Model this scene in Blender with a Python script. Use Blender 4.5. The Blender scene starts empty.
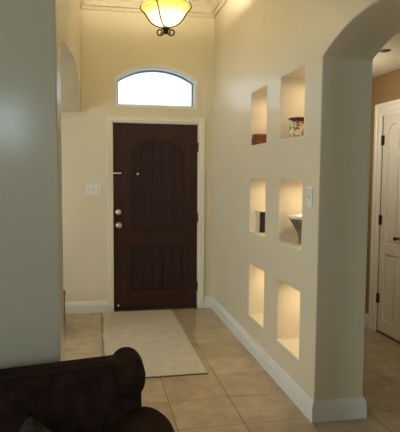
import bpy, bmesh, math, random
from mathutils import Vector, Matrix
random.seed(4)
PI = math.pi
S = bpy.context.scene
C = S.collection

# ------------------------------------------------------------------ camera fit
F_PX, YAW, PITCH, ROLL, CAM_H = 523.417, 0.198325, 0.0755256, 0.0064229, 1.470653
XR, YB = 1.2807, 5.6595            # face of the right hall wall, face of the back wall
WT = 0.321                         # right wall thickness
YE = 2.8595                        # near end of the right wall (pillar face)
XL = -0.132                        # face of the left hall wall
XD = 2.63                          # wall with the white door
CEIL = 3.37
CR = 2.425                         # ceiling of the side room

# ------------------------------------------------------------------ materials
def nodes(name):
    m = bpy.data.materials.new(name); m.use_nodes = True
    nt = m.node_tree
    return m, nt, nt.nodes['Principled BSDF']

def mat(name, col, rough=0.5, metal=0.0, spec=0.5, var=0.0, vscale=6.0, bump=0.0, bscale=60.0, emit=None, estr=0.0, stretch=None):
    m, nt, b = nodes(name)
    b.inputs['Roughness'].default_value = rough
    b.inputs['Metallic'].default_value = metal
    b.inputs['Specular IOR Level'].default_value = spec
    b.inputs['Base Color'].default_value = (*col, 1)
    tc = nt.nodes.new('ShaderNodeTexCoord')
    src = tc.outputs['Object']
    if stretch:
        mp = nt.nodes.new('ShaderNodeMapping'); mp.inputs['Scale'].default_value = stretch
        nt.links.new(src, mp.inputs['Vector']); src = mp.outputs['Vector']
    if var > 0:
        n = nt.nodes.new('ShaderNodeTexNoise'); n.inputs['Scale'].default_value = vscale; n.inputs['Detail'].default_value = 5
        nt.links.new(src, n.inputs['Vector'])
        r = nt.nodes.new('ShaderNodeValToRGB')
        r.color_ramp.elements[0].position = 0.3; r.color_ramp.elements[1].position = 0.7
        r.color_ramp.elements[0].color = (*[max(0, c*(1-var)) for c in col], 1)
        r.color_ramp.elements[1].color = (*[min(1, c*(1+var)) for c in col], 1)
        nt.links.new(n.outputs['Fac'], r.inputs['Fac']); nt.links.new(r.outputs['Color'], b.inputs['Base Color'])
    if bump > 0:
        n2 = nt.nodes.new('ShaderNodeTexNoise'); n2.inputs['Scale'].default_value = bscale; n2.inputs['Detail'].default_value = 3
        nt.links.new(src, n2.inputs['Vector'])
        bp = nt.nodes.new('ShaderNodeBump'); bp.inputs['Strength'].default_value = bump; bp.inputs['Distance'].default_value = 0.01
        nt.links.new(n2.outputs['Fac'], bp.inputs['Height']); nt.links.new(bp.outputs['Normal'], b.inputs['Normal'])
    if emit:
        b.inputs['Emission Color'].default_value = (*emit, 1); b.inputs['Emission Strength'].default_value = estr
    return m

PAINT = mat('cream_wall_paint', (0.73, 0.672, 0.53), rough=0.29, spec=0.5, var=0.025, vscale=2.0, bump=0.03, bscale=35)
PAINT_GLOSS = mat('cream_semigloss_wall_paint', (0.70, 0.665, 0.53), rough=0.20, spec=0.5, var=0.02, vscale=2.0, bump=0.02, bscale=35)
TAN = mat('tan_wall_paint', (0.30, 0.19, 0.09), rough=0.6, var=0.03, vscale=2.0, bump=0.08, bscale=45)
CEILM = mat('ceiling_paint', (0.66, 0.60, 0.47), rough=0.7, var=0.02, bump=0.1, bscale=70)
TRIM = mat('white_trim_paint', (0.80, 0.81, 0.80), rough=0.35, var=0.01)
CASING = mat('cream_casing_paint', (0.84, 0.81, 0.72), rough=0.35, var=0.01)
DOORW = mat('white_door_paint', (0.78, 0.74, 0.68), rough=0.35, var=0.01)
PLASTIC = mat('white_plastic', (0.82, 0.82, 0.80), rough=0.3)
SWDARK = mat('switch_slot_grey', (0.50, 0.50, 0.49), rough=0.4)
NICKEL = mat('satin_nickel', (0.72, 0.70, 0.66), rough=0.28, metal=1.0)
BRONZE = mat('oiled_bronze', (0.05, 0.035, 0.025), rough=0.42, metal=0.8)
BRASS = mat('aged_brass', (0.45, 0.33, 0.17), rough=0.35, metal=1.0)
SASH = mat('grey_window_sash', (0.30, 0.31, 0.31), rough=0.4)
RUBBER = mat('dark_threshold', (0.05, 0.035, 0.03), rough=0.6)
BLACK = mat('black_gloss', (0.008, 0.008, 0.010), rough=0.25)
CASEW = mat('white_case', (0.75, 0.68, 0.62), rough=0.4)
PEDG = mat('grey_fluted_metal', (0.20, 0.19, 0.18), rough=0.3, metal=0.6, var=0.2, vscale=30, stretch=(1, 1, 0.1))
CERAM = mat('white_ceramic', (0.85, 0.80, 0.70), rough=0.2)
LIDM = mat('dark_red_lacquer', (0.05, 0.012, 0.015), rough=0.25)
BOXM = mat('red_brown_woven_reed', (0.22, 0.065, 0.03), rough=0.6, var=0.35, vscale=60, bump=0.5, bscale=120, stretch=(1, 1, 3))
BOXE = mat('dark_reed_band', (0.10, 0.03, 0.018), rough=0.6, var=0.3, vscale=60)
DARKW = mat('dark_stained_box_wood', (0.018, 0.010, 0.008), rough=0.5, var=0.3, vscale=12, stretch=(1, 8, 8))
FABRIC = mat('dark_brown_chenille', (0.032, 0.0185, 0.013), rough=0.95, spec=0.12, var=0.3, vscale=25, bump=0.3, bscale=260)
PIPING = mat('dark_brown_welt', (0.034, 0.020, 0.014), rough=0.85, spec=0.2, var=0.15, vscale=40)
FOOT = mat('dark_wood_foot', (0.03, 0.015, 0.01), rough=0.4)
VENTM = mat('vent_grey_brown', (0.14, 0.11, 0.07), rough=0.5)

def wood_mat(name, a, b_, scale=1.0):
    m, nt, b = nodes(name)
    tc = nt.nodes.new('ShaderNodeTexCoord')
    mp = nt.nodes.new('ShaderNodeMapping'); mp.inputs['Scale'].default_value = (14*scale, 14*scale, 0.9*scale)
    n = nt.nodes.new('ShaderNodeTexNoise'); n.inputs['Scale'].default_value = 3.0; n.inputs['Detail'].default_value = 8; n.inputs['Distortion'].default_value = 0.6
    r = nt.nodes.new('ShaderNodeValToRGB'); r.color_ramp.elements[0].position = 0.32; r.color_ramp.elements[1].position = 0.72
    r.color_ramp.elements[0].color = (*a, 1); r.color_ramp.elements[1].color = (*b_, 1)
    nt.links.new(tc.outputs['Object'], mp.inputs['Vector']); nt.links.new(mp.outputs['Vector'], n.inputs['Vector'])
    nt.links.new(n.outputs['Fac'], r.inputs['Fac']); nt.links.new(r.outputs['Color'], b.inputs['Base Color'])
    bp = nt.nodes.new('ShaderNodeBump'); bp.inputs['Strength'].default_value = 0.25; bp.inputs['Distance'].default_value = 0.004
    nt.links.new(n.outputs['Fac'], bp.inputs['Height']); nt.links.new(bp.outputs['Normal'], b.inputs['Normal'])
    b.inputs['Roughness'].default_value = 0.38; b.inputs['Specular IOR Level'].default_value = 0.35
    return m
DOORWOOD = wood_mat('dark_mahogany', (0.012, 0.0035, 0.0030), (0.030, 0.0075, 0.0060))
RAILWOOD = wood_mat('dark_mahogany_rail', (0.016, 0.005, 0.0035), (0.042, 0.0115, 0.008))

def tile_mat():
    m, nt, b = nodes('tan_ceramic_tile')
    L = nt.links.new
    tc = nt.nodes.new('ShaderNodeTexCoord')
    mp = nt.nodes.new('ShaderNodeMapping'); mp.vector_type = 'POINT'
    tx, ty = 0.405, 0.386
    mp.inputs['Scale'].default_value = (1/tx, 1/ty, 1)
    mp.inputs['Location'].default_value = (-(0.866/tx), -(2.908/ty), 0)
    L(tc.outputs['Object'], mp.inputs['Vector'])
    br = nt.nodes.new('ShaderNodeTexBrick')
    br.offset = 0.0; br.squash = 1.0
    br.inputs['Scale'].default_value = 1.0
    br.inputs['Brick Width'].default_value = 1.0; br.inputs['Row Height'].default_value = 1.0
    br.inputs['Mortar Size'].default_value = 0.013; br.inputs['Mortar Smooth'].default_value = 0.3
    br.inputs['Color1'].default_value = (0.46, 0.365, 0.25, 1); br.inputs['Color2'].default_value = (0.53, 0.43, 0.30, 1)
    br.inputs['Mortar'].default_value = (0.23, 0.17, 0.115, 1)
    L(mp.outputs['Vector'], br.inputs['Vector'])
    n = nt.nodes.new('ShaderNodeTexNoise'); n.inputs['Scale'].default_value = 7; n.inputs['Detail'].default_value = 8; n.inputs['Roughness'].default_value = 0.65
    L(tc.outputs['Object'], n.inputs['Vector'])
    r = nt.nodes.new('ShaderNodeValToRGB'); r.color_ramp.elements[0].position = 0.3; r.color_ramp.elements[1].position = 0.75
    r.color_ramp.elements[0].color = (0.74, 0.70, 0.66, 1); r.color_ramp.elements[1].color = (1.1, 1.1, 1.1, 1)
    L(n.outputs['Fac'], r.inputs['Fac'])
    mx = nt.nodes.new('ShaderNodeMix'); mx.data_type = 'RGBA'; mx.blend_type = 'MULTIPLY'; mx.inputs[0].default_value = 1.0
    L(br.outputs['Color'], mx.inputs[6]); L(r.outputs['Color'], mx.inputs[7]); L(mx.outputs[2], b.inputs['Base Color'])
    mr = nt.nodes.new('ShaderNodeMapRange'); mr.inputs['To Min'].default_value = 0.27; mr.inputs['To Max'].default_value = 0.8
    L(br.outputs['Fac'], mr.inputs['Value']); L(mr.outputs['Result'], b.inputs['Roughness'])
    bp = nt.nodes.new('ShaderNodeBump'); bp.inputs['Strength'].default_value = 0.35; bp.inputs['Distance'].default_value = 0.004; bp.invert = True
    ad = nt.nodes.new('ShaderNodeMath'); ad.operation = 'MULTIPLY_ADD'; ad.inputs[1].default_value = 0.25
    L(n.outputs['Fac'], ad.inputs[0]); L(br.outputs['Fac'], ad.inputs[2])
    L(ad.outputs[0], bp.inputs['Height']); L(bp.outputs['Normal'], b.inputs['Normal'])
    return m
TILE = tile_mat()

def rug_mat():
    m, nt, b = nodes('beige_woven_rug')
    L = nt.links.new
    tc = nt.nodes.new('ShaderNodeTexCoord')
    n = nt.nodes.new('ShaderNodeTexNoise'); n.inputs['Scale'].default_value = 9; n.inputs['Detail'].default_value = 6
    n2 = nt.nodes.new('ShaderNodeTexNoise'); n2.inputs['Scale'].default_value = 170; n2.inputs['Detail'].default_value = 2
    L(tc.outputs['Object'], n.inputs['Vector']); L(tc.outputs['Object'], n2.inputs['Vector'])
    ad = nt.nodes.new('ShaderNodeMath'); ad.operation = 'ADD'; L(n.outputs['Fac'], ad.inputs[0]); L(n2.outputs['Fac'], ad.inputs[1])
    r = nt.nodes.new('ShaderNodeValToRGB'); r.color_ramp.elements[0].position = 0.35; r.color_ramp.elements[1].position = 0.7
    r.color_ramp.elements[0].color = (0.45, 0.41, 0.35, 1); r.color_ramp.elements[1].color = (0.60, 0.55, 0.47, 1)
    hf = nt.nodes.new('ShaderNodeMath'); hf.operation = 'MULTIPLY'; hf.inputs[1].default_value = 0.5
    L(ad.outputs[0], hf.inputs[0]); L(hf.outputs[0], r.inputs['Fac']); L(r.outputs['Color'], b.inputs['Base Color'])
    b.inputs['Roughness'].default_value = 0.95; b.inputs['Specular IOR Level'].default_value = 0.1
    bp = nt.nodes.new('ShaderNodeBump'); bp.inputs['Strength'].default_value = 0.5; bp.inputs['Distance'].default_value = 0.006
    L(n2.outputs['Fac'], bp.inputs['Height']); L(bp.outputs['Normal'], b.inputs['Normal'])
    return m
RUG = rug_mat()
RUGEDGE = mat('rug_binding', (0.25, 0.20, 0.16), rough=0.95, spec=0.1)

def pillow_mat():
    m, nt, b = nodes('mottled_grey_brown_weave')
    L = nt.links.new
    tc = nt.nodes.new('ShaderNodeTexCoord')
    v = nt.nodes.new('ShaderNodeTexVoronoi'); v.inputs['Scale'].default_value = 28
    n = nt.nodes.new('ShaderNodeTexNoise'); n.inputs['Scale'].default_value = 30; n.inputs['Detail'].default_value = 4
    L(tc.outputs['Object'], v.inputs['Vector']); L(tc.outputs['Object'], n.inputs['Vector'])
    r = nt.nodes.new('ShaderNodeValToRGB'); r.color_ramp.elements[0].position = 0.35; r.color_ramp.elements[1].position = 0.65
    r.color_ramp.elements[0].color = (0.008, 0.006, 0.005, 1); r.color_ramp.elements[1].color = (0.085, 0.066, 0.055, 1)
    L(n.outputs['Fac'], r.inputs['Fac']); L(r.outputs['Color'], b.inputs['Base Color'])
    b.inputs['Roughness'].default_value = 0.9; b.inputs['Specular IOR Level'].default_value = 0.15
    bp = nt.nodes.new('ShaderNodeBump'); bp.inputs['Strength'].default_value = 0.6; bp.inputs['Distance'].default_value = 0.01
    L(v.outputs['Distance'], bp.inputs['Height']); L(bp.outputs['Normal'], b.inputs['Normal'])
    return m
PILLOW = pillow_mat()

def floral_mat():
    m, nt, b = nodes('floral_glazed_ceramic')
    L = nt.links.new
    tc = nt.nodes.new('ShaderNodeTexCoord')
    v = nt.nodes.new('ShaderNodeTexVoronoi'); v.inputs['Scale'].default_value = 62
    L(tc.outputs['Object'], v.inputs['Vector'])
    sep = nt.nodes.new('ShaderNodeSeparateColor'); L(v.outputs['Color'], sep.inputs['Color'])
    r = nt.nodes.new('ShaderNodeValToRGB'); r.color_ramp.interpolation = 'CONSTANT'
    e = r.color_ramp.elements
    e[0].position = 0; e[0].color = (0.80, 0.72, 0.55, 1)
    e[1].position = 0.42; e[1].color = (0.55, 0.07, 0.05, 1)
    for p, c in ((0.60, (0.80, 0.72, 0.55)), (0.72, (0.16, 0.24, 0.08)), (0.86, (0.70, 0.40, 0.12))):
        k = e.new(p); k.color = (*c, 1)
    L(sep.outputs['Red'], r.inputs['Fac']); L(r.outputs['Color'], b.inputs['Base Color'])
    b.inputs['Roughness'].default_value = 0.2
    return m
FLORAL = floral_mat()

def shade_mat():
    m = bpy.data.materials.new('amber_alabaster_glass'); m.use_nodes = True
    nt = m.node_tree; L = nt.links.new
    for n in list(nt.nodes): nt.nodes.remove(n)
    out = nt.nodes.new('ShaderNodeOutputMaterial')
    tr = nt.nodes.new('ShaderNodeBsdfTranslucent')
    df = nt.nodes.new('ShaderNodeBsdfDiffuse')
    tc = nt.nodes.new('ShaderNodeTexCoord')
    n = nt.nodes.new('ShaderNodeTexNoise'); n.inputs['Scale'].default_value = 6; n.inputs['Detail'].default_value = 4; n.inputs['Distortion'].default_value = 1.0
    L(tc.outputs['Object'], n.inputs['Vector'])
    r = nt.nodes.new('ShaderNodeValToRGB'); r.color_ramp.elements[0].position = 0.3; r.color_ramp.elements[1].position = 0.7
    r.color_ramp.elements[0].color = (0.98, 0.93, 0.80, 1); r.color_ramp.elements[1].color = (0.99, 0.97, 0.90, 1)
    L(n.outputs['Fac'], r.inputs['Fac'])
    sp = nt.nodes.new('ShaderNodeSeparateXYZ'); L(tc.outputs['Object'], sp.inputs[0])
    mr = nt.nodes.new('ShaderNodeMapRange'); mr.inputs['From Min'].default_value = 2.775; mr.inputs['From Max'].default_value = 2.825
    L(sp.outputs['Z'], mr.inputs['Value'])
    mc = nt.nodes.new('ShaderNodeMix'); mc.data_type = 'RGBA'; L(mr.outputs['Result'], mc.inputs[0]); L(r.outputs['Color'], mc.inputs[6]); mc.inputs[7].default_value = (0.82, 0.68, 0.34, 1)
    L(mc.outputs[2], tr.inputs['Color']); L(mc.outputs[2], df.inputs['Color'])
    mx = nt.nodes.new('ShaderNodeMixShader'); mx.inputs[0].default_value = 0.78
    L(df.outputs[0], mx.inputs[1]); L(tr.outputs[0], mx.inputs[2])
    L(mx.outputs[0], out.inputs['Surface'])
    return m
SHADE = shade_mat()
BULB = mat('lit_bulb', (1, 1, 1), emit=(1.0, 0.80, 0.48), estr=25)
PUCK = mat('lit_puck_lens', (1, 1, 1), emit=(1.0, 0.78, 0.50), estr=4)

def glass_mat():
    m = bpy.data.materials.new('window_glass'); m.use_nodes = True
    nt = m.node_tree; L = nt.links.new
    for n in list(nt.nodes): nt.nodes.remove(n)
    out = nt.nodes.new('ShaderNodeOutputMaterial'); t = nt.nodes.new('ShaderNodeBsdfTransparent'); g = nt.nodes.new('ShaderNodeBsdfGlossy')
    t.inputs['Color'].default_value = (0.95, 0.98, 1.0, 1); g.inputs['Roughness'].default_value = 0.02
    mx = nt.nodes.new('ShaderNodeMixShader'); mx.inputs[0].default_value = 0.05
    L(t.outputs[0], mx.inputs[1]); L(g.outputs[0], mx.inputs[2]); L(mx.outputs[0], out.inputs['Surface'])
    return m
GLASS = glass_mat()

# ------------------------------------------------------------------ mesh helpers
def link(name, bm, m, parent=None, smooth=False, bevel=0.0, seg=2, sub=0):
    me = bpy.data.meshes.new(name)
    bmesh.ops.recalc_face_normals(bm, faces=bm.faces)
    bm.to_mesh(me); bm.free()
    o = bpy.data.objects.new(name, me); C.objects.link(o)
    ms = m if isinstance(m, (list, tuple)) else [m]
    for x in ms: me.materials.append(x)
    if parent is not None: o.parent = parent
    if smooth:
        for p in me.polygons: p.use_smooth = True
    if bevel:
        b = o.modifiers.new('bevel', 'BEVEL'); b.width = bevel; b.segments = seg; b.limit_method = 'ANGLE'; b.angle_limit = math.radians(40); b.harden_normals = False
    if sub:
        s = o.modifiers.new('sub', 'SUBSURF'); s.levels = sub; s.render_levels = sub
    return o

def box(bm, x0, x1, y0, y1, z0, z1, mi=0):
    vs = [bm.verts.new((x, y, z)) for x in (x0, x1) for y in (y0, y1) for z in (z0, z1)]
    for q in ((0, 1, 3, 2), (4, 6, 7, 5), (0, 4, 5, 1), (2, 3, 7, 6), (0, 2, 6, 4), (1, 5, 7, 3)):
        f = bm.faces.new([vs[i] for i in q]); f.material_index = mi
    return vs

def lathe(bm, prof, n=40, cen=(0, 0, 0), axis='Z', mi=0, close=False):
    """prof: list of (r, h)"""
    rings = []
    for r, h in prof:
        ring = []
        for k in range(n):
            a = 2*PI*k/n
            p = (r*math.cos(a), r*math.sin(a), h)
            if axis == 'Y': p = (p[0], p[2], p[1])
            if axis == 'X': p = (p[2], p[0], p[1])
            ring.append(bm.verts.new((p[0]+cen[0], p[1]+cen[1], p[2]+cen[2])))
        rings.append(ring)
    for a, b in zip(rings, rings[1:]):
        for k in range(n):
            f = bm.faces.new((a[k], a[(k+1) % n], b[(k+1) % n], b[k])); f.material_index = mi
    if close:
        bm.faces.new(rings[0]); bm.faces.new(rings[-1])
    return rings

def tube(bm, pts, r, n=10, cap=True):
    pts = [Vector(p) for p in pts]
    rs = r if isinstance(r, (list, tuple)) else [r]*len(pts)
    t0 = (pts[1]-pts[0]).normalized()
    up = Vector((0, 0, 1)) if abs(t0.z) < 0.9 else Vector((1, 0, 0))
    nrm = t0.cross(up).normalized(); rings = []
    for i, p in enumerate(pts):
        t = ((pts[min(i+1, len(pts)-1)]-pts[max(i-1, 0)])).normalized()
        nrm = (nrm - t*nrm.dot(t)).normalized(); bn = t.cross(nrm)
        rings.append([bm.verts.new(p + rs[i]*(math.cos(2*PI*k/n)*nrm + math.sin(2*PI*k/n)*bn)) for k in range(n)])
    for a, b in zip(rings, rings[1:]):
        for k in range(n): bm.faces.new((a[k], a[(k+1) % n], b[(k+1) % n], b[k]))
    if cap: bm.faces.new(rings[0]); bm.faces.new(rings[-1][::-1])

def sweep(bm, prof, path):
    """prof: (offset to the left of travel, height); path: list of (x,y); mitred."""
    n = len(path); P = [Vector(p) for p in path]; cols = []
    for i in range(n):
        if i == 0: d = (P[1]-P[0]).normalized(); nn = Vector((-d.y, d.x)); k = 1
        elif i == n-1: d = (P[-1]-P[-2]).normalized(); nn = Vector((-d.y, d.x)); k = 1
        else:
            d1 = (P[i]-P[i-1]).normalized(); d2 = (P[i+1]-P[i]).normalized()
            n1 = Vector((-d1.y, d1.x)); n2 = Vector((-d2.y, d2.x)); nn = (n1+n2).normalized(); k = 1/max(0.2, nn.dot(n1))
        cols.append([bm.verts.new((P[i].x+nn.x*o*k, P[i].y+nn.y*o*k, h)) for o, h in prof])
    m = len(prof)
    for a, b in zip(cols, cols[1:]):
        for j in range(m): bm.faces.new((a[j], a[(j+1) % m], b[(j+1) % m], b[j]))
    bm.faces.new(cols[0][::-1]); bm.faces.new(cols[-1])

def plate(outline, holes, thick, plane, at):
    """bmesh of a plate of given thickness with holes. plane 'YZ' (u=y,v=z, extrude +X from at) or 'XZ' (u=x,v=z, extrude +Y from at)."""
    cu = bpy.data.curves.new('tmp', 'CURVE'); cu.dimensions = '2D'; cu.fill_mode = 'BOTH'; cu.extrude = thick/2
    for loop in [outline]+list(holes):
        s = cu.splines.new('POLY'); s.points.add(len(loop)-1); s.use_cyclic_u = True
        for p, (u, v) in zip(s.points, loop): p.co = (u, v, 0, 1)
    ob = bpy.data.objects.new('tmp', cu); C.objects.link(ob)
    dg = bpy.context.evaluated_depsgraph_get(); dg.update()
    me = bpy.data.meshes.new_from_object(ob.evaluated_get(dg))
    bm = bmesh.new(); bm.from_mesh(me)
    bpy.data.objects.remove(ob); bpy.data.curves.remove(cu); bpy.data.meshes.remove(me)
    for v in bm.verts:
        u, w, d = v.co
        if plane == 'YZ': v.co = (at+thick/2+d, u, w)
        else: v.co = (u, at+thick/2+d, w)
    bmesh.ops.remove_doubles(bm, verts=bm.verts, dist=1e-5)
    return bm

def rect(u0, u1, v0, v1): return [(u0, v0), (u1, v0), (u1, v1), (u0, v1)]
def structure(o): o['kind'] = 'structure'; return o
def empty(name, loc, rz=0.0):
    o = bpy.data.objects.new(name, None); C.objects.link(o); o.location = loc; o.rotation_euler = (0, 0, rz); o.empty_display_size = 0.1
    return o
def tag(o, label, cat, group=None):
    o['label'] = label; o['category'] = cat
    if group: o['group'] = group
    return o
def thing(name, loc, label, cat, group=None, rz=0.0): return tag(empty(name, loc, rz), label, cat, group)

# ================================================================== THE SETTING
YR = -3.0                                     # rear wall of the living room
XLIV = -3.2
bm = bmesh.new(); box(bm, XLIV-0.2, 4.4, YR-0.2, 5.9, -0.1, 0.0)
structure(link('floor', bm, TILE))
bm = bmesh.new(); box(bm, XLIV-0.2, XR+WT, YR-0.2, 5.9, CEIL, CEIL+0.1)
structure(link('ceiling', bm, CEILM))
bm = bmesh.new(); box(bm, XR+WT, 4.4, YR-0.2, 5.9, CR, CR+0.1)
structure(link('ceiling_side_room', bm, CEILM))

# transom outline and glazing shape
TX0, TX1, TZ0, TZS, TZT = 0.228, 1.088, 2.212, 2.494, 2.634
def arch_loop(x0, x1, z0, zs, zt, n=28):
    pts = [(x0, z0), (x1, z0), (x1, zs)]
    c = (x1-x0)/2; h = zt-zs; R = (c*c+h*h)/(2*h); a0 = math.asin(c/R); cx = (x0+x1)/2; cz = zt-R
    for i in range(1, n): a = a0-2*a0*i/n; pts.append((cx+R*math.sin(a), cz+R*math.cos(a)))
    pts.append((x0, zs)); return pts
DX0, DX1, DH = 0.193, 1.107, 2.032
wall_back = plate(rect(XLIV-0.2, 4.4, 0.0, CEIL), [arch_loop(TX0, TX1, TZ0, TZS, TZT), rect(DX0-0.012, DX1+0.012, 0.004, DH+0.012)], 0.20, 'XZ', YB)
structure(link('wall_back', wall_back, PAINT))

# right wall: niches, arched opening towards the camera
NY = [(3.8396, 4.2437), (3.1121, 3.5330)]
NZ = [(0.2947, 0.7357), (1.0128, 1.4517), (1.7315, 2.1642)]
ZS = 2.157
HA, RISE = 0.555, 0.122                       # segmental arch that springs from the pillar with a crease
RA = (HA*HA+RISE*RISE)/(2*RISE); ya = YE-HA
arch = [(YE-2*HA*i/32, ZS+RISE-RA+math.sqrt(RA*RA-(YE-2*HA*i/32-ya)**2)) for i in range(33)]
outl = [(YB, 0.0), (YB, CEIL), (YR, CEIL), (YR, 0.0), (YE-2*HA, 0.0)] + arch[::-1] + [(YE, 0.0)]
holes = [rect(y0, y1, z0, z1) for (y0, y1) in NY for (z0, z1) in NZ]
bm = plate(outl, holes, WT, 'YZ', XR)
ND = 0.25
for (y0, y1) in NY:
    for (z0, z1) in NZ: box(bm, XR+ND, XR+WT-0.015, y0-0.012, y1+0.012, z0-0.012, z1+0.012)
structure(link('wall_right', bm, PAINT, bevel=0.010, seg=3))

# left wall: arched opening that springs from the back wall, pillar facing the camera
larch = [(2.235, 1.99), (2.32, 2.02), (2.45, 2.055), (2.65, 2.10), (2.9, 2.145), (3.2, 2.195), (3.55, 2.25), (3.85, 2.29), (4.15, 2.315), (4.4, 2.321),
         (4.7, 2.314), (4.95, 2.290), (5.2, 2.252), (5.42, 2.205), (5.58, 2.158), (5.6585, 2.125)]
PY0, PY1 = 1.99, 2.235
outl = [(PY0, 0.0), (PY0, CEIL), (YB-0.001, CEIL)] + larch[::-1] + [(PY1, 0.0)]
bm = plate(outl, [], 0.32, 'YZ', XL-0.32)
box(bm, XLIV, XL-0.31, PY0, PY1, 0.0, CEIL)
structure(link('wall_left', bm, PAINT_GLOSS, bevel=0.014, seg=3))
structure(link('wall_far_left', plate(rect(YR, 5.66, 0.0, CEIL), [rect(-2.2, 0.4, 0.8, 2.3), rect(2.75, 4.65, 0.85, 2.25)], 0.2, 'YZ', XLIV-0.2), PAINT))
W6 = structure(empty('window_6', (XLIV-0.1, 3.7, 0.85)))
o = link('frame', plate(rect(2.75, 4.65, 0.85, 2.25), [rect(2.80, 3.67, 0.90, 2.20), rect(3.73, 4.60, 0.90, 2.20)], 0.05, 'YZ', XLIV-0.12), TRIM, W6); o.matrix_parent_inverse = W6.matrix_basis.inverted()
W5 = structure(empty('added_window_5', (XLIV-0.1, -0.9, 0.8)))  # unseen window, added to send daylight across the living room
o = link('frame', plate(rect(-2.2, 0.4, 0.8, 2.3), [rect(-2.15, -0.93, 0.85, 2.25), rect(-0.87, 0.35, 0.85, 2.25)], 0.05, 'YZ', XLIV-0.12), TRIM, W5); o.matrix_parent_inverse = W5.matrix_basis.inverted()
# side room beyond the right wall
structure(link('wall_far_right', plate(rect(0.2, YB, 0.0, CR), [rect(3.742, 4.484, 0.004, 2.062)], 0.14, 'YZ', XD), TAN))
bm = bmesh.new(); box(bm, 4.2, 4.4, YR, YB, 0, CR)
structure(link('wall_outer', bm, TAN))
# rear wall of the living room with the openings the daylight comes through
structure(link('wall_rear', plate(rect(XLIV-0.2, 4.4, 0.0, CEIL), [rect(-1.36, -0.76, 1.75, 2.40), rect(0.10, 1.0, 0.9, 2.5), rect(-2.9, -1.95, 0.9, 2.5), rect(1.73, 2.53, 0.9, 2.2)], 0.16, 'XZ', YR-0.16), PAINT))
W2 = structure(empty('window_2', (-1.06, YR-0.08, 1.75)))
W3 = structure(empty('window_3', (0.55, YR-0.08, 0.9)))
W4 = structure(empty('window_4', (-2.425, YR-0.08, 0.9)))
W7 = structure(empty('added_window_7', (2.13, YR-0.08, 0.9)))  # unseen window, added so greenish daylight reaches the right pillar
for W, (x0, x1, z0, z1) in ((W7, (1.73, 2.53, 0.9, 2.2)), (W2, (-1.36, -0.76, 1.75, 2.40)), (W3, (0.10, 1.0, 0.9, 2.5)), (W4, (-2.9, -1.95, 0.9, 2.5))):
    bm = plate(rect(x0, x1, z0, z1), [rect(x0+0.04, x1-0.04, z0+0.04, z1-0.04)], 0.05, 'XZ', YR-0.10)
    o = link('frame', bm, TRIM, W); o.matrix_parent_inverse = W.matrix_basis.inverted()

# baseboards
BB = [(0.0, 0.0), (-0.018, 0.0), (-0.018, 0.088), (-0.0135, 0.098), (-0.0135, 0.106), (-0.009, 0.116), (-0.006, 0.128), (0.0, 0.128)]
BB2 = [(-o, h) for o, h in BB]
FX0, FX1, FT = 0.131, 1.181, 2.103            # outer edge of the front door's casing
bm = bmesh.new()
sweep(bm, BB2, [(XR+WT, YB-0.02), (XR+WT, YE), (XR, YE), (XR, YB-0.0)][::-1]) if False else sweep(bm, BB, [(XR+WT, YB-0.02), (XR+WT, YE), (XR, YE), (XR, YB)][::-1])
structure(link('baseboard_right', bm, TRIM))
bm = bmesh.new(); sweep(bm, BB, [(FX1, YB), (XR-0.018, YB)]); sweep(bm, BB, [(XLIV, YB), (FX0, YB)])
structure(link('baseboard_back', bm, TRIM))
bm = bmesh.new(); sweep(bm, BB, [(XLIV, PY0), (XL, PY0), (XL, PY1), (XLIV, PY1)])
structure(link('baseboard_left', bm, TRIM))
bm = bmesh.new(); sweep(bm, BB, [(XD, YB-0.02), (XD, 4.604)]); sweep(bm, BB, [(XD, 3.622), (XD, 0.3)])
structure(link('baseboard_far_right', bm, TRIM))
# crown moulding round the hall
CM = [(0.0, 3.178), (-0.020, 3.178), (-0.020, 3.208), (-0.046, 3.214), (-0.046, 3.236), (-0.056, 3.258), (-0.074, 3.278), (-0.098, 3.290), (-0.098, 3.302),
      (-0.128, 3.308), (-0.128, 3.334), (-0.152, 3.338), (-0.152, CEIL), (0.0, CEIL)]
bm = bmesh.new(); sweep(bm, CM, [(XL, PY0+0.02), (XL, YB), (XR, YB), (XR, YR+0.01)])
structure(link('trim_1', bm, CEILM))

# front door casing (trim_2), jamb and threshold
CASEPROF = lambda w: [(0.0, 0.0), (0.0, 0.020), (-0.28*w, 0.020), (-0.33*w, 0.014), (-0.72*w, 0.016), (-0.80*w, 0.009), (-w, 0.009), (-w, 0.0)]
def casing(bm, u0, u1, zt, w, at, plane='XZ'):
    sweep(bm, CASEPROF(w), [(u0, 0.0), (u0, zt), (u1, zt), (u1, 0.0)])
    for v in bm.verts:
        u, z, d = v.co
        v.co = (u, at-d, z) if plane == 'XZ' else (at-d, u, z)
bm = bmesh.new(); casing(bm, FX0, FX1, FT, 0.060, YB)
structure(link('trim_2', bm, CASING))

# transom: window_1
W1 = structure(empty('window_1', ((TX0+TX1)/2, YB, TZ0)))
def under(o, p): o.parent = p; o.matrix_parent_inverse = p.matrix_basis.inverted(); return o
bm = plate(arch_loop(TX0-0.020, TX1+0.020, TZ0-0.016, TZS+0.008, TZT+0.020), [arch_loop(TX0+0.012, TX1-0.012, TZ0+0.014, TZS-0.004, TZT-0.016)], 0.012, 'XZ', YB-0.012)
under(link('window_frame', bm, TRIM), W1)
bm = plate(arch_loop(TX0, TX1, TZ0, TZS, TZT), [arch_loop(TX0+0.012, TX1-0.012, TZ0+0.012, TZS-0.004, TZT-0.014)], 0.15, 'XZ', YB+0.002)
under(link('window_reveal', bm, TRIM), W1)
bm = plate(arch_loop(TX0+0.012, TX1-0.012, TZ0+0.012, TZS-0.004, TZT-0.014), [arch_loop(TX0+0.026, TX1-0.026, TZ0+0.024, TZS-0.010, TZT-0.030)], 0.03, 'XZ', YB+0.13)
under(link('window_sash', bm, SASH), W1)
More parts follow.
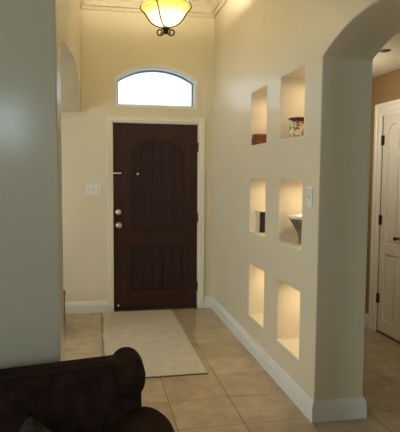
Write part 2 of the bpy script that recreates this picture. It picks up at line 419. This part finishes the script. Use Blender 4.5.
bm = plate(arch_loop(TX0+0.022, TX1-0.022, TZ0+0.020, TZS-0.008, TZT-0.026), [], 0.006, 'XZ', YB+0.142)
under(link('window_pane', bm, GLASS), W1)

# front door: door_1
D1 = structure(empty('door_1', (DX0, YB, 0.0)))
yf = YB+0.018                                   # front face of stiles and rails
ST = 0.125                                      # stile width
px0, px1 = DX0+0.188, DX1-0.146
parts = []
# frame of stiles and rails with two openings: arched upper one, square lower one
upz0, upzs, upzt = 0.864, 1.725, 1.868
lowz0, lowz1 = 0.215, 0.716
fr = plate(rect(DX0, DX1, 0.012, DH), [arch_loop(px0, px1, upz0, upzs, upzt), rect(px0, px1, lowz0, lowz1)], 0.044, 'XZ', yf)
under(link('door_slab', fr, RAILWOOD, bevel=0.004), D1)
def planks(x0, x1, z0, zt_fn, n, name):
    bm = bmesh.new(); w = (x1-x0)/n
    for k in range(n):
        a, b = x0+k*w+0.003, x0+(k+1)*w-0.003
        m = 8; lo = []; 
        pts = [(a, z0), (b, z0)] + [(b-(b-a)*i/m, zt_fn(b-(b-a)*i/m)) for i in range(m+1)]
        f0 = [bm.verts.new((x, yf+0.012, z)) for x, z in pts]; f1 = [bm.verts.new((x, yf+0.034, z)) for x, z in pts]
        bm.faces.new(f0); bm.faces.new(f1[::-1])
        for i in range(len(pts)): j = (i+1) % len(pts); bm.faces.new((f0[i], f1[i], f1[j], f0[j]))
    pts = [(x0-0.004, z0-0.004), (x1+0.004, z0-0.004)] + [(x1-(x1-x0)*i/24, zt_fn(x1-(x1-x0)*i/24)+0.006) for i in range(25)]
    f0 = [bm.verts.new((x, yf+0.020, z)) for x, z in pts]; f1 = [bm.verts.new((x, yf+0.040, z)) for x, z in pts]
    bm.faces.new(f0); bm.faces.new(f1[::-1])
    for i in range(len(pts)): j = (i+1) % len(pts); bm.faces.new((f0[i], f1[i], f1[j], f0[j]))
    return under(link(name, bm, DOORWOOD, bevel=0.002), D1)
cc = (px1-px0)/2; hh = upzt-upzs; RR = (cc*cc+hh*hh)/(2*hh); pcx = (px0+px1)/2
upfn = lambda x: upzt-RR+math.sqrt(max(0, RR*RR-(x-pcx)**2))
planks(px0, px1, upz0, upfn, 5, 'upper_panel')
planks(px0, px1, lowz0, lambda x: lowz1, 5, 'lower_panel')
bm = plate(arch_loop(px0-0.014, px1+0.014, upz0-0.014, upzs+0.004, upzt+0.014), [arch_loop(px0+0.010, px1-0.010, upz0+0.010, upzs-0.003, upzt-0.010)], 0.016, 'XZ', yf-0.011)
under(link('panel_moulding', bm, RAILWOOD, bevel=0.003), D1)
bm = plate(rect(px0-0.014, px1+0.014, lowz0-0.014, lowz1+0.014), [rect(px0+0.010, px1-0.010, lowz0+0.010, lowz1-0.010)], 0.016, 'XZ', yf-0.011)
under(link('panel_moulding', bm, RAILWOOD, bevel=0.003), D1)
bm = plate([(DX0-0.012, 0.0), (DX0-0.012, DH+0.012), (DX1+0.012, DH+0.012), (DX1+0.012, 0.0), (DX1+0.003, 0.0), (DX1+0.003, DH+0.003), (DX0-0.003, DH+0.003), (DX0-0.003, 0.0)], [], 0.14, 'XZ', YB+0.002)
under(link('jamb', bm, CASING), D1)
bm = bmesh.new(); box(bm, DX0-0.010, DX1+0.010, YB-0.004, YB+0.14, 0.0, 0.011)
under(link('threshold', bm, RUBBER, bevel=0.004), D1)
bm = bmesh.new(); lathe(bm, [(0.0005, -0.064), (0.016, -0.063), (0.027, -0.055), (0.031, -0.044), (0.028, -0.032), (0.016, -0.024), (0.011, -0.016), (0.011, -0.006), (0.033, -0.005), (0.034, 0.0), (0.0005, 0.0005)], 28, (0.248, yf, 0.940), 'Y')
under(link('doorknob', bm, NICKEL, smooth=True), D1)
bm = bmesh.new(); lathe(bm, [(0.0005, -0.020), (0.016, -0.019), (0.026, -0.014), (0.032, -0.006), (0.033, 0.0), (0.0005, 0.0005)], 28, (0.246, yf, 1.082), 'Y'); box(bm, 0.241, 0.251, yf-0.036, yf-0.016, 1.066, 1.098)
under(link('deadbolt', bm, NICKEL, smooth=False), D1)
bm = bmesh.new(); lathe(bm, [(0.0005, -0.014), (0.010, -0.013), (0.013, -0.006), (0.013, 0.016), (0.0005, 0.017)], 16, (0.455, yf, 1.492), 'Y')
under(link('peephole', bm, NICKEL, smooth=True), D1)
bm = bmesh.new(); lathe(bm, [(0.016, -0.004), (0.020, -0.006), (0.024, -0.002), (0.024, 0.014), (0.016, 0.014)], 20, (0.455, yf, 1.456), 'Y')
under(link('viewer_ring', bm, BRONZE, smooth=True), D1)
bm = bmesh.new(); box(bm, DX0+0.002, DX0+0.085, yf-0.008, yf, 1.492, 1.506); box(bm, DX0-0.010, DX0+0.004, YB-0.026, yf-0.004, 1.486, 1.512)
under(link('swing_guard', bm, NICKEL, bevel=0.002), D1)
bm = bmesh.new(); tube(bm, [(0.238, yf, 0.075), (0.238, yf-0.045, 0.072)], 0.007); lathe(bm, [(0.0005, -0.058), (0.012, -0.057), (0.012, -0.044), (0.0005, -0.043)], 14, (0.238, yf, 0.072), 'Y')
under(link('doorstop', bm, NICKEL, smooth=True), D1)
for z in (0.25, 1.02, 1.79):
    bm = bmesh.new(); lathe(bm, [(0.0005, z-0.05), (0.006, z-0.05), (0.006, z+0.05), (0.0005, z+0.05)], 12, (DX1+0.003, YB-0.001, 0))
    under(link('hinge', bm, BRONZE, smooth=True), D1)

# white pair of closet doors: door_2
D2 = structure(empty('door_2', (XD, 4.11, 0.0)))
bm = bmesh.new(); casing(bm, 3.622, 4.604, 2.155, 0.115, XD, 'YZ')
structure(link('trim_3', bm, CASING))
def leaf(y0, y1, hinge_y, knob_y):
    bm = plate(rect(y0, y1, 0.022, 2.055), [[(y0+0.085, 0.14), (y1-0.085, 0.14), (y1-0.085, 0.765), (y0+0.085, 0.765)],
        [(u, v) for u, v in arch_loop(y0+0.085, y1-0.085, 0.865, 1.90, 1.955)]], 0.036, 'YZ', XD+0.004)
    o = under(link('door_leaf', bm, DOORW, bevel=0.003), D2)
    for lp, lp2 in ((rect(y0+0.080, y1-0.080, 0.135, 0.77), rect(y0+0.115, y1-0.115, 0.17, 0.735)), (arch_loop(y0+0.080, y1-0.080, 0.86, 1.90, 1.96), arch_loop(y0+0.115, y1-0.115, 0.895, 1.885, 1.925))):
        bm = plate(lp, [], 0.016, 'YZ', XD+0.018)
        b2 = plate(lp2, [], 0.010, 'YZ', XD+0.009)
        me = bpy.data.meshes.new('t'); b2.to_mesh(me); b2.free(); bm.from_mesh(me); bpy.data.meshes.remove(me)
        under(link('door_panel', bm, DOORW, bevel=0.003), D2)
    bm = bmesh.new(); lathe(bm, [(0.0005, -0.050), (0.014, -0.048), (0.019, -0.038), (0.014, -0.026), (0.007, -0.018), (0.007, -0.004), (0.017, -0.002), (0.0005, 0.004)], 18, (XD+0.004, knob_y, 0.93), 'X')
    under(link('doorknob', bm, BRONZE, smooth=True), D2)
    for z in (0.33, 1.073, 1.815):
        bm = bmesh.new(); lathe(bm, [(0.0005, z-0.045), (0.007, z-0.045), (0.007, z+0.045), (0.0005, z+0.045)], 12, (XD-0.006, hinge_y, 0)); box(bm, XD-0.001, XD+0.006, hinge_y-0.03, hinge_y+0.004, z-0.045, z+0.045)
        under(link('hinge', bm, BRONZE), D2)
leaf(4.116, 4.480, 4.484, 4.170)
leaf(3.746, 4.110, 3.742, 4.056)

# ================================================================== PENDANT LAMP
LX, LY = 0.578, 4.344
P = thing('pendant_lamp', (LX, LY, CEIL), 'bowl pendant lamp of glowing amber glass with bronze scrolls hanging from hall ceiling', 'lamp')
def pl(name, bm, m, par=None, **k): return under2(link(name, bm, m, **k), par or P)
def under2(o, p):
    o.parent = p
    bpy.context.view_layer.update()
    o.matrix_parent_inverse = p.matrix_world.inverted(); return o
bm = bmesh.new(); lathe(bm, [(0.0005, CEIL-0.045), (0.020, CEIL-0.044), (0.045, CEIL-0.028), (0.065, CEIL-0.010), (0.068, CEIL), (0.0005, CEIL)], 32, (LX, LY, 0))
pl('ceiling_canopy', bm, BRONZE, smooth=True)
bm = bmesh.new(); tube(bm, [(LX, LY, CEIL-0.04), (LX, LY, 3.12), (LX, LY, 2.66)], 0.008)
pl('stem', bm, BRONZE, smooth=True)
outer = [(0.018, 2.686), (0.046, 2.689), (0.080, 2.701), (0.110, 2.721), (0.132, 2.746), (0.148, 2.772), (0.161, 2.796), (0.182, 2.816), (0.199, 2.832), (0.199, 2.842), (0.194, 2.848)]
inner = [(r-0.006, z+0.004) for r, z in outer[:-1]][::-1]
bm = bmesh.new(); lathe(bm, outer+inner, 56, (LX, LY, 0))
pl('glass_shade', bm, SHADE, smooth=True)
for a0 in (243, 345, 63, 165):
    a = math.radians(a0); ca, sa = math.cos(a), math.sin(a)
    prof = [(0.012, 2.678), (0.048, 2.681), (0.084, 2.693), (0.117, 2.714), (0.140, 2.740), (0.158, 2.768), (0.174, 2.794), (0.194, 2.813), (0.207, 2.830), (0.208, 2.850), (0.190, 2.885), (0.140, 2.950), (0.085, 3.02), (0.040, 3.09), (0.010, 3.15)]
    bm = bmesh.new(); tube(bm, [(LX+r*ca, LY+r*sa, z) for r, z in prof], 0.0055, 8)
    pl('strap', bm, BRONZE, smooth=True)
bm = bmesh.new(); lathe(bm, [(0.0005, 2.684), (0.030, 2.682), (0.036, 2.670), (0.026, 2.660), (0.014, 2.650), (0.018, 2.640), (0.012, 2.628), (0.0005, 2.624)], 24, (LX, LY, 0))
pl('finial', bm, BRONZE, smooth=True)
for a0 in (0, 120, 240, 180):
    if a0 in (120, 240): continue
    a = math.radians(a0-11); ca, sa = math.cos(a), math.sin(a); pts = []
    for i in range(26):
        t = i/25; th = -PI*0.9 + t*PI*2.35; rr = 0.030*(1-0.62*t)
        pts.append((0.046+rr*math.cos(th), 2.643+rr*math.sin(th)))
    pts = [(0.010, 2.668)] + pts
    bm = bmesh.new(); tube(bm, [(LX+r*ca, LY+r*sa, z) for r, z in pts], 0.0065, 8)
    pl('scroll', bm, BRONZE, smooth=True)
for k in range(2):
    sx = (-1, 1)[k]
    bm = bmesh.new(); lathe(bm, [(0.0005, 2.745), (0.014, 2.748), (0.024, 2.765), (0.026, 2.782), (0.018, 2.805), (0.012, 2.82), (0.012, 2.84), (0.0005, 2.84)], 18, (LX+0.06*sx, LY, 0))
    pl('bulb', bm, BULB, smooth=True)

def lamp(name, kind, loc, energy, col, size=0.1, rot=None, shape=None, size_y=None, spread=None):
    l = bpy.data.lights.new(name, kind); l.energy = energy; l.color = col
    if kind == 'AREA':
        l.size = size
        if shape: l.shape = shape
        if size_y: l.size_y = size_y
        if spread: l.spread = spread
    else: l.shadow_soft_size = size
    o = bpy.data.objects.new(name, l); C.objects.link(o); o.location = loc
    if rot: o.rotation_euler = rot
    return o
WARM = (1.0, 0.87, 0.62)
lamp('pendant_light', 'POINT', (LX, LY, 2.785), 138, WARM, 0.06)

# ================================================================== SWITCHES AND OUTLET
def switch(name, loc, rz, n, w, h, label):
    T = thing(name, loc, label, 'light switch', rz=rz)
    bm = bmesh.new(); box(bm, -w/2, w/2, -0.006, 0.0, -h/2, h/2)
    link('switch_plate', bm, PLASTIC, T, bevel=0.003)
    for k in range(n):
        cx = (k-(n-1)/2)*0.046
        bm = bmesh.new(); box(bm, cx-0.006, cx+0.006, -0.0075, -0.004, -0.013, 0.013)
        s = link('switch_slot', bm, SWDARK, T)
        bm = bmesh.new(); vs = box(bm, cx-0.0045, cx+0.0045, -0.016, -0.006, -0.002, 0.010)
        link('toggle', bm, PLASTIC, T, bevel=0.001)
    return T
switch('light_switch', (-0.014, YB, 1.325), 0, 3, 0.156, 0.116, 'white three-gang toggle switch plate on back wall left of dark front door')
switch('light_switch', (XR, 2.985, 1.350), -PI/2, 1, 0.078, 0.120, 'white single switch plate on right wall beside near middle niche')
T = thing('wall_outlet', (XR, 4.500, 0.318), 'small wall outlet plate low on right wall near the far bottom niche', 'outlet', rz=-PI/2)
bm = bmesh.new(); box(bm, -0.036, 0.036, -0.006, 0, -0.057, 0.057); link('outlet_plate', bm, PAINT, T, bevel=0.003)
for dz in (-0.021, 0.021):
    bm = bmesh.new(); box(bm, -0.016, 0.016, -0.008, -0.004, dz-0.014, dz+0.014); link('socket', bm, CASING, T, bevel=0.003)

# ================================================================== NICHE LIGHTS
cols = ('far', 'near'); rows = ('bottom', 'middle', 'upper')
for ci, (y0, y1) in enumerate(NY):
    for ri, (z0, z1) in enumerate(NZ):
        x, y = XR+0.155, (y0+y1)/2
        T = thing('puck_light', (x, y, z1), 'small round warm light under the top of the %s %s wall niche' % (cols[ci], rows[ri]), 'light', 'puck lights in the wall niches')
        bm = bmesh.new(); lathe(bm, [(0.0005, -0.022), (0.026, -0.022), (0.032, -0.018), (0.034, 0.0), (0.0005, 0.0)], 24); link('housing', bm, PLASTIC, T, smooth=False)
        bm = bmesh.new(); lathe(bm, [(0.0005, -0.0245), (0.022, -0.0245), (0.022, -0.020), (0.0005, -0.020)], 20); link('lens', bm, PUCK, T)
        lamp('niche_light', 'AREA', (x, y, z1-0.027), (0.95, 0.85, 0.8)[ri], (1.0, 0.75, 0.49), 0.05, shape='DISK')

# ================================================================== THINGS IN THE NICHES
zu, zm = NZ[2][0], NZ[1][0]
# woven box, far upper niche
T = thing('woven_box', (XR+0.094, 4.182, zu), 'red brown woven reed box with lid in far upper wall niche', 'box')
bm = bmesh.new()
for k in range(3): box(bm, -0.082, 0.082, -0.040, 0.040, 0.001+k*0.0225, 0.0225*(k+1)-0.005)
box(bm, -0.076, 0.076, -0.034, 0.034, 0.0, 0.067)
link('body', bm, BOXM, T, bevel=0.003)
bm = bmesh.new(); box(bm, -0.086, 0.086, -0.044, 0.044, 0.0675, 0.090); link('lid', bm, BOXM, T, bevel=0.005)
for sx in (-1, 1):
    for sy in (-1, 1):
        bm = bmesh.new(); box(bm, sx*0.082-0.006, sx*0.082+0.006, sy*0.040-0.006, sy*0.040+0.006, 0.0, 0.067)
        link('corner_post', bm, BOXE, T, bevel=0.002)
# floral jar, near upper niche
T = thing('floral_jar', (XR+0.085, 3.40, zu), 'round floral ceramic jar with flared dark lid in near upper wall niche', 'jar')
bm = bmesh.new(); lathe(bm, [(0.0005, 0.0), (0.040, 0.0), (0.044, 0.006), (0.058, 0.022), (0.068, 0.048), (0.066, 0.075), (0.054, 0.098), (0.044, 0.110), (0.046, 0.116), (0.0005, 0.117)], 36)
link('body', bm, FLORAL, T, smooth=True)
bm = bmesh.new(); lathe(bm, [(0.0005, 0.117), (0.040, 0.117), (0.066, 0.127), (0.074, 0.132), (0.066, 0.139), (0.030, 0.143), (0.008, 0.147), (0.0005, 0.148)], 36)
link('lid', bm, LIDM, T, smooth=True)
# black fronted box, far middle niche
T = thing('desk_clock', (XR+0.075, 4.10, zm), 'small upright white case with plain black face in far middle wall niche', 'clock')
bm = bmesh.new(); box(bm, -0.068, 0.062, -0.030, 0.030, 0.0, 0.186); link('case', bm, CASEW, T, bevel=0.004)
bm = bmesh.new(); box(bm, -0.040, 0.056, -0.037, -0.029, 0.006, 0.170); link('face_panel', bm, BLACK, T, bevel=0.003)
# pedestal dish, near middle niche
T = thing('pedestal_dish', (XR+0.115, 3.375, zm), 'white dish on tapering grey fluted pedestal in near middle wall niche', 'dish')
bm = bmesh.new(); n = 48; rings = []
for r, z in [(0.030, 0.0), (0.030, 0.010), (0.024, 0.016), (0.026, 0.050), (0.036, 0.085), (0.054, 0.120), (0.072, 0.150), (0.084, 0.168), (0.086, 0.174)]:
    rings.append([bm.verts.new((r*(1+0.06*math.cos(12*2*PI*k/n))*math.cos(2*PI*k/n), r*(1+0.06*math.cos(12*2*PI*k/n))*math.sin(2*PI*k/n), z)) for k in range(n)])
for a, b in zip(rings, rings[1:]):
    for k in range(n): bm.faces.new((a[k], a[(k+1) % n], b[(k+1) % n], b[k]))
bm.faces.new(rings[0]); bm.faces.new(rings[-1])
link('pedestal', bm, PEDG, T)
bm = bmesh.new(); lathe(bm, [(0.0005, 0.174), (0.094, 0.174), (0.098, 0.178), (0.098, 0.192), (0.094, 0.195), (0.080, 0.190), (0.045, 0.192), (0.022, 0.206), (0.0005, 0.210)], 40)
link('dish', bm, CERAM, T, smooth=True)

# ================================================================== RUG
bm = bmesh.new()
nx, ny = 16, 40; RX0, RX1, RY0, RY1 = 0.072, 0.812, 3.722, 5.615
g = []
for j in range(ny+1):
    row = []
    for i in range(nx+1):
        u, v = i/nx, j/ny
        x = RX0+(RX1-RX0)*u; y = RY0+(RY1-RY0)*v
        if i == 0: x += 0.006*math.sin(9*v)+0.004*math.sin(31*v)
        row.append((x, y, 0.010+0.0012*math.sin(13*u+5*v)+0.0012*math.sin(17*v)))
    g.append(row)
top = [[bm.verts.new(p) for p in r] for r in g]; bot = [[bm.verts.new((p[0], p[1], 0.0)) for p in r] for r in g]
for j in range(ny):
    for i in range(nx):
        bm.faces.new((top[j][i], top[j][i+1], top[j+1][i+1], top[j+1][i])); bm.faces.new((bot[j][i], bot[j+1][i], bot[j+1][i+1], bot[j][i+1]))
for j in range(ny):
    for i in (0, nx): bm.faces.new((top[j][i], top[j+1][i], bot[j+1][i], bot[j][i]))
for i in range(nx):
    for j in (0, ny): bm.faces.new((top[j][i], top[j][i+1], bot[j][i+1], bot[j][i]))
T = thing('hall_rug', (0.442, 4.67, 0), 'long pale beige rug lying on the tiles before the front door', 'rug')
o = link('rug_pile', bm, RUG); under2(o, T)
bm = bmesh.new(); tube(bm, [(RX0, RY0-0.003, 0.006), ((RX0+RX1)/2, RY0-0.003, 0.006), (RX1, RY0-0.003, 0.006)], 0.006, 8)
o = link('binding', bm, RUGEDGE, smooth=True); under2(o, T); o['label'] = 'darker brown bound edge of the rug'

# ================================================================== SOFA
SX1 = 0.150                                     # right end of the back
SX0 = -1.95
T = thing('sofa', (-0.9, 1.45, 0), 'dark chocolate brown upholstered sofa with rolled ends in the foreground', 'sofa')
def rbox(name, x0, x1, y0, y1, z0, z1, m, bev, par=T, seg=4):
    bm = bmesh.new(); box(bm, x0, x1, y0, y1, z0, z1)
    o = link(name, bm, m, bevel=bev, seg=seg)
    for p in o.data.polygons: p.use_smooth = True
    return under2(o, par)
# back: a tall upholstered slab whose top edge dips slightly to the far end
bm = bmesh.new(); N = 24
prof = [(1.690, 0.16), (1.690, 0.44), (1.712, 0.60), (1.735, 0.74), (1.748, 0.800), (1.760, 0.824), (1.785, 0.838), (1.830, 0.842), (1.880, 0.830), (1.915, 0.800), (1.930, 0.74), (1.935, 0.44), (1.935, 0.16)]
cols_ = []
for i in range(N+1):
    u = i/N; x = SX0+(SX1-SX0)*u
    dz = -0.16*(1-u)*0.9 if u > 0.7 else -0.0432
    if i == N: pass
    cols_.append([bm.verts.new((x, y, z+(dz if z > 0.7 else 0))) for y, z in prof])
for a, b in zip(cols_, cols_[1:]):
    for j in range(len(prof)-1): bm.faces.new((a[j], a[j+1], b[j+1], b[j]))
    bm.faces.new((a[0], a[-1], b[-1], b[0]))
bm.faces.new(cols_[0]); bm.faces.new(cols_[-1])
under2(link('backrest', bm, FABRIC, smooth=True, bevel=0.012, seg=2), T)
# welt along the top of the back
bm = bmesh.new(); tube(bm, [(SX0+(0.06-SX0)*i/20, 1.772, 0.834-max(0, min(0.0432, 0.144*(1-((SX0+(0.06-SX0)*i/20)-SX0)/(SX1-SX0))))) for i in range(21)], 0.0055, 8)
o = under2(link('piping', bm, PIPING, smooth=True), T)
# scrolled ends of the back
def scroll_end(cx):
    bm = bmesh.new()
    pr = [(0.0005, 1.700), (0.020, 1.702), (0.042, 1.712), (0.060, 1.732), (0.073, 1.765), (0.079, 1.80), (0.079, 1.90), (0.074, 1.935), (0.058, 1.950), (0.0005, 1.952)]
    lathe(bm, pr, 40, (0, 0, 0), 'Y')
    for v in bm.verts: v.co = Vector((v.co.x*0.785+cx, v.co.y, v.co.z*0.886+0.767))
    return under2(link('back_scroll', bm, FABRIC, smooth=True), T)
scroll_end(0.108); scroll_end(SX0+0.042)
# rolled arms
def arm(cx, sx):
    bm = bmesh.new()
    pr = [(0.0005, 0.900), (0.070, 0.902), (0.104, 0.915), (0.118, 0.940), (0.120, 0.98), (0.120, 1.40), (0.120, 1.60), (0.118, 1.72), (0.108, 1.76), (0.0005, 1.765)]
    lathe(bm, pr, 40, (cx, 0, 0.570), 'Y')
    box(bm, cx-0.10, cx+0.075, 0.915, 1.75, 0.10, 0.56)
    a = under2(link('arm', bm, FABRIC, smooth=False, bevel=0.006), T)
    for p in a.data.polygons: p.use_smooth = True
    bm = bmesh.new(); tube(bm, [(cx+0.108*math.cos(2*PI*k/32), 0.906, 0.570+0.108*math.sin(2*PI*k/32)) for k in range(33)], 0.006, 8, cap=False)
    under2(link('arm_piping', bm, PIPING, smooth=True), a)
arm(0.145, 1); arm(SX0-0.03, -1)
rbox('base', SX0+0.05, 0.08, 0.94, 1.72, 0.10, 0.232, FABRIC, 0.02)
w = (0.06-(SX0+0.09))/3
for k in range(3):
    x0 = SX0+0.09+k*w
    rbox('seat_cushion', x0+0.004, x0+w-0.004, 0.90, 1.685, 0.235, 0.395, FABRIC, 0.05, seg=5)
for x in (SX0+0.0, 0.14):
    for y in (0.98, 1.86):
        bm = bmesh.new(); lathe(bm, [(0.0005, 0.0), (0.022, 0.0), (0.034, 0.06), (0.038, 0.17 if y > 1.8 else 0.11), (0.0005, 0.17 if y > 1.8 else 0.11)], 18, (x, y, 0))
        under2(link('foot', bm, FOOT, smooth=True), T)

# mottled throw pillow propped in a corner-up pose against the back
bm = bmesh.new(); n = 22; h = 0.128
tp, bt = [], []
for j in range(n+1):
    rt, rb = [], []
    for i in range(n+1):
        u, v = 2*i/n-1, 2*j/n-1
        e = ((1-u*u)*(1-v*v))
        t = 0.058*(max(0, e)**0.42)
        pin = 1-0.09*(1-abs(u))*(abs(v)**4)-0.0; pin2 = 1-0.09*(1-abs(v))*(abs(u)**4)
        x = h*u*pin2; z = h*v*pin
        w_ = 0.006*math.sin(9*u+3*v)*max(0, e)**0.3
        rt.append(bm.verts.new((x, -t+w_, z)))
        rb.append(rt[-1] if i in (0, n) or j in (0, n) else bm.verts.new((x, t+w_, z)))
    tp.append(rt); bt.append(rb)
for j in range(n):
    for i in range(n):
        bm.faces.new((tp[j][i], tp[j][i+1], tp[j+1][i+1], tp[j+1][i]))
        try: bm.faces.new((bt[j][i], bt[j+1][i], bt[j+1][i+1], bt[j][i+1]))
        except ValueError: pass
PIL = thing('throw_pillow', (-0.180, 1.585, 0.398), 'mottled grey brown throw pillow propped on the dark sofa', 'pillow')
o = link('pillow_cover', bm, PILLOW, smooth=True, parent=PIL); o.location = (0, 0, 0.172); 
o.rotation_euler = (math.radians(-16), math.radians(40), 0.10)

# ================================================================== LOW DARK CHEST BEHIND THE LEFT PILLAR
T = thing('low_chest', (-0.655, 5.02, 0), 'low dark wooden chest whose end peeks past the left pillar', 'chest')
bm = bmesh.new(); box(bm, -0.36, 0.36, -0.20, 0.20, 0.03, 0.30); link('body', bm, DARKW, T, bevel=0.006)
bm = bmesh.new(); box(bm, -0.364, 0.364, -0.204, 0.204, 0.301, 0.350); link('lid', bm, DARKW, T, bevel=0.006)
for sx in (-1, 1):
    for sy in (-1, 1):
        bm = bmesh.new(); box(bm, sx*0.32-0.03, sx*0.32+0.03, sy*0.16-0.03, sy*0.16+0.03, 0.0, 0.03); link('foot', bm, DARKW, T)

# ceiling vent of the side room
T = thing('ceiling_vent', (2.15, 3.676, CR), 'small dark round ceiling vent seen just past the right arch', 'vent')
bm = bmesh.new(); lathe(bm, [(0.0005, -0.006), (0.036, -0.006), (0.044, -0.004), (0.046, 0.0), (0.0005, 0.0)], 28); link('vent_rim', bm, VENTM, T)
bm = bmesh.new(); lathe(bm, [(0.020, -0.009), (0.028, -0.009), (0.028, -0.005), (0.020, -0.005), (0.020, -0.009)], 24); link('louvre', bm, VENTM, T)

# ================================================================== LIGHT
DAY = (0.84, 1.0, 0.97)
lamp('daylight_middle', 'AREA', (-1.06, YR-0.03, 2.07), 11, (0.66, 0.88, 0.97), 0.55, (PI/2, 0, 0), 'RECTANGLE', 0.6)
lamp('daylight_right', 'AREA', (0.55, YR-0.03, 1.70), 2, DAY, 0.85, (PI/2, 0, 0), 'RECTANGLE', 1.5)
lamp('daylight_left', 'AREA', (-2.42, YR-0.03, 1.70), 1, DAY, 0.9, (PI/2, 0, 0), 'RECTANGLE', 1.5)
lamp('added_side_daylight', 'AREA', (XLIV+0.02, -0.9, 1.55), 1.5, DAY, 2.6, (PI/2, 0, -PI/2), 'RECTANGLE', 1.5)  # weak added light at the invented far left window
lamp('daylight_left_room', 'AREA', (XLIV+0.02, 3.7, 1.55), 40, (0.84, 0.95, 1.0), 1.9, (PI/2, 0, -PI/2), 'RECTANGLE', 1.4)
lamp('added_side_room_daylight', 'AREA', (2.13, YR-0.03, 1.55), 26, (0.70, 1.0, 0.90), 0.75, (PI/2, 0, 0), 'RECTANGLE', 1.2)  # added light at the invented side room window, brightens the right pillar face
lamp('side_room_fill', 'POINT', (1.95, 4.1, 2.0), 10, (1.0, 0.90, 0.74), 0.12)  # added fill without a fixture, brightens the closet doors and side room
lamp('left_room_fill', 'POINT', (-2.1, 4.4, 2.2), 8, (1.0, 0.84, 0.56), 0.15)  # added warm fill without a fixture, for the back wall below the left arch
W = bpy.data.worlds.new('sky'); S.world = W; W.use_nodes = True
nt = W.node_tree; bg = nt.nodes['Background']
sk = nt.nodes.new('ShaderNodeTexSky'); sk.sky_type = 'HOSEK_WILKIE'; sk.turbidity = 5; sk.sun_direction = (0.3, -0.6, 0.7)
mxw = nt.nodes.new('ShaderNodeMix'); mxw.data_type = 'RGBA'; mxw.inputs[0].default_value = 0.75
nt.links.new(sk.outputs['Color'], mxw.inputs[6]); mxw.inputs[7].default_value = (0.86, 0.95, 1.0, 1)
nt.links.new(mxw.outputs[2], bg.inputs['Color']); bg.inputs['Strength'].default_value = 2.0

# ================================================================== CAMERA
cy, sy = math.cos(YAW), math.sin(YAW); cp, sp = math.cos(PITCH), math.sin(PITCH); cr, sr = math.cos(ROLL), math.sin(ROLL)
fw = Vector((sy*cp, cy*cp, -sp)); rt = Vector((cy, -sy, 0)); up = rt.cross(fw)
r2 = cr*rt+sr*up; u2 = -sr*rt+cr*up
cam = bpy.data.cameras.new('camera'); co = bpy.data.objects.new('camera', cam); C.objects.link(co)
M = Matrix((( r2.x, u2.x, -fw.x, 0), (r2.y, u2.y, -fw.y, 0), (r2.z, u2.z, -fw.z, CAM_H), (0, 0, 0, 1)))
co.matrix_world = M
cam.sensor_fit = 'HORIZONTAL'; cam.sensor_width = 36; cam.lens = 36*F_PX/400; cam.clip_start = 0.05
S.camera = co
S.view_settings.view_transform = 'Standard'; S.view_settings.look = 'None'; S.view_settings.gamma = 1; S.view_settings.use_curve_mapping = False
S.view_settings.exposure = 0.0
try:
    S.cycles.use_denoising = True
    S.cycles.max_bounces = 10; S.cycles.diffuse_bounces = 6; S.cycles.sample_clamp_indirect = 6
    S.cycles.caustics_reflective = False; S.cycles.caustics_refractive = False
except Exception: pass
